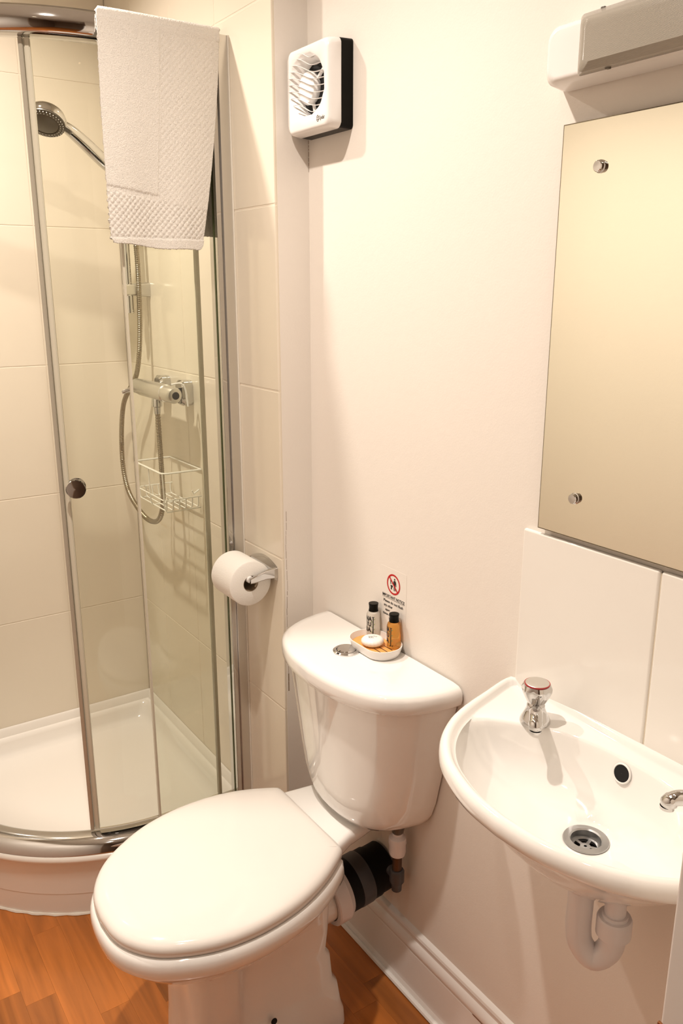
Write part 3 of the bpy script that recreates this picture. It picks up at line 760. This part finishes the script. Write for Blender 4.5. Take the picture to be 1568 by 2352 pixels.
# ================================================================ TOILET
ty = 1.304
toi = thing('toilet', 'white close coupled toilet with the lid down between the shower and basin', 'toilet', (-.35, ty, 0))
XF, XBk = -.662, -.190
def halfw(x, sc_=1.0):
    # seat outline half width
    xs = [-.662, -.655, -.640, -.615, -.575, -.525, -.470, -.42, -.36, -.30, -.25, -.21, -.190]
    ys = [0, .055, .096, .134, .169, .193, .203, .202, .193, .179, .163, .148, .139]
    for i in range(len(xs) - 1):
        if x <= xs[i + 1]:
            t = (x - xs[i]) / (xs[i + 1] - xs[i])
            if i == 0: t = math.sqrt(max(0, t))
            return ys[i] + (ys[i + 1] - ys[i]) * t
    return ys[-1]
base_pts = catmull([(-.661, 0, 0), (-.656, .05, 0), (-.640, .092, 0), (-.608, .134, 0), (-.562, .166, 0), (-.508, .190, 0), (-.452, .202, 0), (-.400, .2045, 0), (-.345, .199, 0), (-.295, .186, 0), (-.250, .167, 0), (-.217, .148, 0), (-.199, .136, 0), (-.190, .127, 0), (-.187, .105, 0), (-.187, .05, 0), (-.187, 0, 0)], 5)
SK = .075   # the pan sits very slightly turned
seat_out = [(p.x, p.y) for p in base_pts] + [(p.x, -p.y) for p in reversed(base_pts[1:-1])]
def offs(poly, d, z, back=None):
    n = len(poly); out = []
    for i in range(n):
        a = Vector(poly[(i - 1) % n]); b = Vector(poly[(i + 1) % n]); c = Vector(poly[i]); tt_ = (b - a)
        if tt_.length < 1e-9: tt_ = Vector((0, 1))
        tt_.normalize(); nn = Vector((-tt_.y, tt_.x)); q = c + nn * d
        out.append(Vector((q.x if back is None else min(q.x, back), ty + q.y + SK * (q.x + .42), z)))
    return out
sgn = 1
test = offs(seat_out, .01, 0)
if min(v.x for v in test) > -.662: sgn = -1
O = lambda d, z, **k: offs(seat_out, d * sgn, z, **k)
def scaled(s, z, cx=-.42, dz=0): return [Vector((cx + (p[0] - cx) * s, ty + p[1] * s + SK * ((p[0] - cx) * s), z)) for p in seat_out]
lid = [O(-.012, .4375), O(-.003, .4352), O(-.0005, .4370), O(.0008, 0.4475), O(-.0008, 0.4535), O(-.005, 0.4585), O(-.012, 0.4620), scaled(.88, 0.4648), scaled(.72, 0.4672), scaled(.5, 0.4690), scaled(.25, 0.4700), scaled(.05, 0.4703)]
mesh_obj('lid', loft(lid), M['seat'], toi, ang=50)
seat = [O(-.010, .4338), O(-.008, .4338), O(-.007, .4370), O(-.008, .4400), O(-.012, .4402), scaled(.8, .4402)]
mesh_obj('seat', loft(seat), M['seat'], toi, ang=50)
for s in (-1, 1):
    mesh_obj('hinge', lathe([(.0001, 0), (.006, .0), (.007, .003), (.007, .027), (.006, .030), (.0001, .030)], (-.200, ty + s * .078 - .015, .4405), (0, 1, 0), 20, cap0=False, cap1=False), M['seat'], toi)
# pan: bowl, ledge, pedestal in one skin
def pan_ring(z):
    return None
bowl_r = []
def ell(cx, ax_f, ax_b, hy, z, e=2.3, n=64):
    out = []
    for i in range(n):
        a = 2 * pi * i / n; c, s = cos(a), sin(a)
        xx = math.copysign(abs(c) ** (2 / e), c); yy = math.copysign(abs(s) ** (2 / e), s)
        out.append(Vector((cx + (ax_b if c > 0 else ax_f) * xx, ty + hy * yy, z)))
    return out
def prect(z, xf, xb, hf, hm, hb):
    L = [(xf, 0), (xf, hf * .55), (xf + .008, hf * .82), (xf + .03, hf), (xf + .085, hf), (xf + .10, hf - .004), (xf + .115, hm + .002), (xf + .14, hm), (xf + .20, hm), (xb - .06, hb), (xb - .02, hb), (xb - .004, hb * .85), (xb, hb * .5), (xb, 0)]
    P = catmull([(a, b, 0) for a, b in L], 3)
    pts = [(p.x, p.y) for p in P] + [(p.x, -p.y) for p in reversed(P[1:-1])]
    return [Vector((a, ty + b, z)) for a, b in pts]
ped = [prect(0, -.525, -0.168, .094, .108, .108), prect(.035, -.523, -0.170, .092, .106, .106), prect(.048, -.521, -0.173, .090, .094, .100), prect(.095, -.519, -0.178, .088, .083, .092), prect(.106, -.518, -0.186, .087, .076, .084), prect(.165, -.517, -0.190, .086, .072, .080), prect(.178, -.517, -0.198, .086, .068, .074), prect(.23, -.517, -.190, .086, .070, .072), prect(.30, -.517, -.190, .087, .080, .078), prect(.34, -.515, -.19, .088, .085, .08)]
mesh_obj('pedestal', loft(ped), M['ceramic'], toi, ang=50)
mesh_obj('fixing_hole', lathe([(.0001, .0), (.0065, .0), (.0070, -.002)], (-.348, ty - .0945, .094), (0, -1, .12), 20, cap0=False, cap1=False), M['dark'], toi)  # black disc paints the dark inside of the bolt hole
PCX, PCY = -.39, 0.0
def ray2(poly, n=112):
    out = []
    for k_ in range(n):
        a = 2 * pi * (k_ + .5) / n; dx, dy = cos(a), sin(a); best = 0
        for (x0, y0), (x1, y1) in zip(poly, poly[1:] + poly[:1]):
            ex, ey = x1 - x0, y1 - y0; den = dx * ey - dy * ex
            if abs(den) < 1e-12: continue
            t = ((x0 - PCX) * ey - (y0 - PCY) * ex) / den; q = ((x0 - PCX) * dy - (y0 - PCY) * dx) / den
            if t > 0 and -1e-6 <= q <= 1 + 1e-6: best = max(best, t)
        out.append(best)
    return out
Rs = ray2(seat_out); Rp = ray2([(v.x, v.y - ty) for v in prect(0, -.512, -.20, .084, .080, .076)])
def bow(f, z, d=0.0):
    n = len(Rs); out = []
    for k_ in range(n):
        a = 2 * pi * (k_ + .5) / n; q = Rs[k_] * (1 - f) + Rp[k_] * f + d
        X_ = min(PCX + q * cos(a), -.192); out.append(Vector((X_, ty + PCY + q * sin(a) + SK * (X_ + .42) * (1 - f), z)))
    return out
mesh_obj('bowl', loft([bow(0, .424, -.03), bow(0, .4325, -.012), bow(0, .4338, -.003), bow(0, .4310, .004), bow(0, .423, .0085), bow(0, .410, .0095), bow(0, .395, .007), bow(.06, .379, .002), bow(.15, .362), bow(.28, .344), bow(.45, .326), bow(.63, .309), bow(.80, .292), bow(.93, .276), bow(1.0, .258)]), M['ceramic'], toi, ang=60)
led = []
for x, h, z0, z1, c_ in ((-.25, .130, .385, .430, 1.322), (-.215, .126, .392, .436, 1.332), (-.18, .118, .402, .440, 1.338), (-.14, .106, .408, .443, 1.340), (-.105, .100, .412, .445, 1.338), (-.075, .092, .416, .446, 1.334), (-.065, .084, .420, .442, 1.334)):
    led.append([Vector((x, c_ + a, b)) for a, b in rrect(0, (z0 + z1) / 2, h, (z1 - z0) / 2, .0135, 5)])
mesh_obj('cistern_ledge', loft(led), M['ceramic'], toi, ang=50)
# waste spigot and connector
sp = [(.046, -.08), (.047, 0), (.048, .05)]
mesh_obj('spigot', lathe([(.052, 0), (.051, .05), (.052, .11)], (-.26, ty, .236), (1, 0, .10), 36), M['ceramic'], toi)
pc = thing('pan_connector', 'white collar and black waste pipe behind the toilet running to the wall', 'waste pipe', (-.08, ty, .20))
ax = Vector((1, 0, .10)).normalized(); p0 = Vector((-.162, ty, .2458))
mesh_obj('collar', lathe([(.054, 0), (.0640, .0), (.0665, .003), (.0665, .032), (.062, .038), (.0585, .044)], p0, ax, 40, cap0=False), M['pvc'], pc, ang=35)
mesh_obj('sleeve', lathe([(.058, .036), (.0585, .072), (.056, .076)], p0, ax, 36), M['rubber'], pc, ang=40)
mesh_obj('band', lathe([(.0585, .070), (.0595, .073), (.0595, .100), (.0585, .103)], p0, ax, 36), M['grey'], pc, ang=40)
mesh_obj('pipe', lathe([(.0575, .10), (.0575, .125), (.055, .130), (.055, .162)], p0, ax, 36), M['rubber'], pc, ang=40)
# cistern
cyw = 1.2985
CH = catmull([(0, .240, 0), (-.02, .240, 0), (-.042, .237, 0), (-.085, .226, 0), (-.130, .203, 0), (-.165, .166, 0), (-.189, .110, 0), (-.200, .055, 0), (-.2035, 0, 0)], 5)
CHF = [(p.x, p.y) for p in CH] + [(p.x, -p.y) for p in reversed(CH[:-1])]
def crect(z, hw, dep, dy=0):
    return [Vector((-.004 + p[0] * (dep - .004) / .2035, cyw + dy + p[1] * hw / .240, z)) for p in CHF]
cis = [crect(.4475, .080, .100, .012), crect(.449, .112, .120, .012), crect(.457, .144, .136, .012), crect(.472, .163, .146, .012), crect(.495, .176, .153, .011), crect(.53, .187, .159, .010), crect(.60, .200, .167, .008), crect(.70, .217, .177, .005), crect(.785, .230, .188, .0)]
mesh_obj('cistern', loft(cis), M['ceramic'], toi, ang=45)
lidr = [crect(.781, .228, .192), crect(.7815, .237, .201), crect(.786, .241, .2045), crect(.797, .2435, .2045), crect(.808, .2430, .2040), crect(.816, .2385, .2025), crect(.8205, .231, .196), crect(.8225, .215, .182), crect(.823, .10, .09)]
mesh_obj('cistern_lid', loft(lidr), M['ceramic'], toi, ang=55)
fb = mesh_obj('flush_button', lathe([(.0285, 0), (.0285, .0025), (.0255, .0045), (.0215, .0045), (.0205, .002)], (-.096, 1.316, .8228), n=40, cap0=False, cap1=False), M['chrome'], toi, ang=30)
mesh_obj('button_dome', lathe([(.0200, .001), (.0200, .0045), (.0175, .0065), (.010, .0072), (.0001, .0074)], (-.096, 1.316, .8228), n=40, cap0=False, cap1=False), M['chrome'], fb, ang=30)
# filling pipe
vx, vy = -.042, 1.198
vp = thing('cistern_supply_pipe', 'short supply pipe with cream coupling hanging below the right of the cistern', 'pipe', (vx, vy, .25))
mesh_obj('tail_nut', lathe([(.015, .462), (.016, .447), (.013, .432), (.010, .428)], (vx, vy, 0), n=20), M['darkgrey'], vp)
mesh_obj('coupling', lathe([(.010, .434), (.011, .424), (.0185, .418), (.0195, .404), (.0180, .400), (.0185, .382), (.0165, .375)], (vx, vy, 0), n=28), M['pvc'], vp, ang=30)
mesh_obj('copper_pipe', lathe([(.0105, .377), (.0105, .327)], (vx, vy, 0), n=20), M['copper'], vp)
mesh_obj('isolating_valve', lathe([(.013, .337), (.0165, .332), (.0165, .307), (.012, .300), (.011, .284), (.004, .278)], (vx, vy, 0), n=24), M['grey'], vp)
mesh_obj('valve_elbow', tube([(vx, vy, .317), (vx + .004, vy + .026, .317)], .012, 16), M['grey'], vp)
mesh_obj('fixing_bolt', lathe([(.012, .456), (.013, .437), (.008, .430), (.004, .417)], (-.035, 1.245, 0), n=12), M['black'], vp)

# ================================================================ TRAY OF TOILETRIES
TZ = .8232; dc = Vector((-.0435, 1.284, TZ))
dish = thing('soap_dish', 'white oval dish with an orange inner mat on the cistern lid', 'dish', dc)
def ov(hx, hy, z, r):
    hx *= 1.06; hy *= 1.06; r *= 1.06
    return [Vector((a, b, TZ + z)) for a, b in rrect(dc.x, dc.y, hx, hy, min(r, hx - .001), 8)]
mesh_obj('bowl', loft([ov(.031, .052, 0, .030), ov(.034, .055, .002, .033), ov(.037, .0585, .010, .036), ov(.0395, .061, .021, .038), ov(.0395, .061, .0225, .038), ov(.0378, .0593, .0225, .036), ov(.035, .0565, .012, .034), ov(.033, .0545, .0068, .032)]), M['tray_white'], dish, ang=50)
mt = mesh_obj('mat', loft([ov(.0325, .054, .0069, .0315), ov(.034, .0555, .0105, .033), ov(.0335, .055, .0110, .0325)]), M['orange'], dish, ang=50)
bm = bmesh.new()
for i in range(4): add_box(bm, dc.x - .026 + i * .013, dc.x - .0242 + i * .013, dc.y - .040, dc.y - .012, TZ + .0110, TZ + .0113)
mesh_obj('slots', bm, M['slot'], mt, sm=False)
def bottle(bx, by_, label, liq, ang0):
    z0 = TZ + .0113
    t = thing('toiletry_bottle', label, 'bottle', (bx, by_, z0), 'toiletry bottles in the dish')
    r = .0147
    mesh_obj('bottle_body', lathe([(.0001, 0), (r - .002, 0), (r, .002), (r, .050), (r - .0015, .0545), (.0095, .057), (.0088, .059)], (bx, by_, z0), n=40, cap0=False), M[liq], t, ang=35)
    mesh_obj('cap', lathe([(.0105, .0575), (.0102, .060), (.0096, .063), (.0100, .070), (.0106, .0735), (.0104, .0748), (.0001, .0748)], (bx, by_, z0), n=36, cap1=False), M['black'], t, ang=35)
    cdir = atan2(0 - by_, -1 - bx)  # direction to the viewer
    def pr(s, size, dx, z, sx=1.0, vert=False, mm='ink', nm='lettering'):
        def bend(p):
            X, Y = (p.x, p.y)
            if vert: X, Y = p.y, -p.x
            an = ang0 + (dx + X) / (r + .0002); rr = r + .00025 + p.z
            return Vector((bx + rr * cos(an), by_ + rr * sin(an), z0 + z + Y))
        return text(nm, s, size, M[mm], t, None, bend=bend, sx=sx, depth=.00008, off=.0007 if size > .008 else 0)
    pr('NA', .0138, -.0112, .0385, .80); pr('TU', .0138, -.0102, .0262, .80); pr('RA', .0138, -.0112, .0140, .80)
    # tall L with twig
    bm = bmesh.new()
    def patch(pts, m=None):
        vs = []
        for X, Y in pts:
            an = ang0 + X / r; vs.append(bm.verts.new(Vector((bx + (r + .0004) * cos(an), by_ + (r + .0004) * sin(an), z0 + Y))))
        bm.faces.new(vs)
    patch([(.0069, .007), (.0089, .007), (.0089, .0475), (.0069, .0475)]); patch([(.0048, .0468), (.0105, .0468), (.0105, .0480), (.0048, .0480)]); patch([(.0048, .0065), (.0125, .0065), (.0125, .0078), (.0048, .0078)]); patch([(.0115, .0075), (.0125, .0075), (.0125, .0105), (.0118, .0105)])
    mesh_obj('letter_stem', bm, M['ink'], t, sm=False, fixn=False)
    bm = bmesh.new()
    for i in range(6):
        zz = .012 + i * .0058; s = 1 if i % 2 else -1
        patch([(.008, zz), (.008 + s * .0022, zz + .0026), (.008 + s * .0046, zz + .0036), (.008 + s * .0030, zz + .0008)])
    mesh_obj('leaf_print', bm, M['leafink'], t, sm=False, fixn=False)
    return t
bottle(-.0165, 1.329, 'small clear toiletry bottle with black cap standing at the left of the dish', 'shampoo', atan2(-1.329, -.98) - .57)
bottle(-.0165, 1.2565, 'small amber toiletry bottle with black cap standing at the right of the dish', 'bodywash', atan2(-1.2565, -.98) - .98)
sc0 = Vector((-.0465, 1.2905, TZ + .0113))
soap = thing('wrapped_soap', 'round white pleat wrapped soap lying in the dish in front of the bottles', 'soap', sc0)
mesh_obj('wrapper', lathe([(.0001, .0), (.015, .0), (.0210, .003), (.0240, .007), (.0236, .0115), (.0206, .0150), (.0168, .0163), (.0001, .0166)], sc0, n=72, cap0=False, cap1=False, rfun=lambda a, h: 1 + (.022 * sin(a * 18) if .002 < h < .015 else 0)), M['soap'], soap, ang=60)
MS = Matrix(((.77, -.64, 0, sc0.x - .004), (-.64, -.77, 0, sc0.y + .010), (0, 0, 1, sc0.z + .0140), (0, 0, 0, 1)))
ex = Vector((.83, -.56, 0)); ey = Vector((.56, .83, 0))
for i, (s, q) in enumerate((('NATU', .0020), ('RAL', -.0038))):
    MS = Matrix(((ex.x, ey.x, 0, sc0.x - ex.x * .0085 + ey.x * q), (ex.y, ey.y, 0, sc0.y - ex.y * .0085 + ey.y * q), (0, 0, 1, sc0.z + .0167), (0, 0, 0, 1)))
    text('lettering', s, .0066, M['ink'], soap, MS, depth=.00008)

# ================================================================ NOTICE ON THE WALL
nt_ = thing('wall_notice', 'clear sticker with a red prohibition sign and black text on the wall behind the bottles', 'sign', (0, 1.281, .86))
mesh_obj('film', box(-.0004, -.0001, 1.238, 1.324, .850, .995, bev=.0), M['plaster'], nt_, sm=False)
def pl(pts, m, name, x=-.0006):
    bm = bmesh.new(); bm.faces.new([bm.verts.new(Vector((x, 1.281 - a, .962 + b))) for a, b in pts]); return mesh_obj(name, bm, m, nt_, sm=False, fixn=False)
bm = bmesh.new()
for i in range(48):
    a0, a1 = 2 * pi * i / 48, 2 * pi * (i + 1) / 48
    bm.faces.new([bm.verts.new(Vector((-.0008, 1.281 - r * cos(a), .962 + r * sin(a)))) for a, r in ((a0, .0225), (a1, .0225), (a1, .0188), (a0, .0188))])
for s in (1,):
    c45 = math.sqrt(.5); L_ = .0195; h_ = .0018
    q = [(-L_ * c45 - h_ * c45, L_ * c45 - h_ * c45), (L_ * c45 - h_ * c45, -L_ * c45 - h_ * c45), (L_ * c45 + h_ * c45, -L_ * c45 + h_ * c45), (-L_ * c45 + h_ * c45, L_ * c45 + h_ * c45)]
    bm.faces.new([bm.verts.new(Vector((-.0009, 1.281 - a, .962 + b))) for a, b in q])
mesh_obj('prohibition_ring', bm, M['red'], nt_, sm=False, fixn=False)
# figure
pl([(.0035 + .0022 * cos(2 * pi * i / 14), .0120 + .0022 * sin(2 * pi * i / 14)) for i in range(14)], M['ink'], 'figure_head')
pl([(.0008, .0092), (.0065, .0092), (.0085, .0065), (.0098, -.0025), (.0084, -.0028), (.0068, .0035), (.0066, -.0135), (.0043, -.0135), (.0040, -.0035), (.0034, -.0035), (.0030, -.0135), (.0008, -.0135), (.0008, .0030), (-.0022, .0005), (-.0030, .0020), (-.0008, .0050)], M['ink'], 'figure_body')
pl([(-.0115, .0075), (-.0088, .0075), (-.0085, -.0010), (-.0108, -.0010)], M['ink'], 'pictogram_cistern')
pl([(-.0108, -.0030), (-.0020, -.0030), (-.0030, -.0070), (-.0055, -.0085), (-.0050, -.0125), (-.0095, -.0125), (-.0088, -.0080)], M['ink'], 'pictogram_bowl')
pl([(-.0052, .0040), (-.0036, .0040), (-.0036, .0024), (-.0052, .0024)], M['ink'], 'pictogram_item')
pl([(-.0060, .0010), (-.0046, .0010), (-.0046, -.0004), (-.0060, -.0004)], M['ink'], 'pictogram_item')
def wt(s, size, y, z, al='LEFT', sx=1):
    return text('lettering', s, size, M['ink'], nt_, Matrix(((0, 0, -1, -.0007), (-1, 0, 0, y), (0, 1, 0, z), (0, 0, 0, 1))), depth=.00008, align=al, sx=sx, off=.00012)
wt('IMPORTANT NOTICE', .0092, 1.281, .9285, 'CENTER', .86)
pl([(-.0375, -.0350), (.0375, -.0350), (.0375, -.0357), (-.0375, -.0357)], M['ink'], 'underline')
wt('Please do not flush', .0083, 1.281, .9165, 'CENTER', 1.06)
wt('any other', .0083, 1.313, .9065, sx=.92)
wt('apart', .0083, 1.308, .8970, sx=.92)
wt('tissue d', .0083, 1.316, .8875, sx=.92)
wt('Th', .0083, 1.296, .8775, sx=.92)
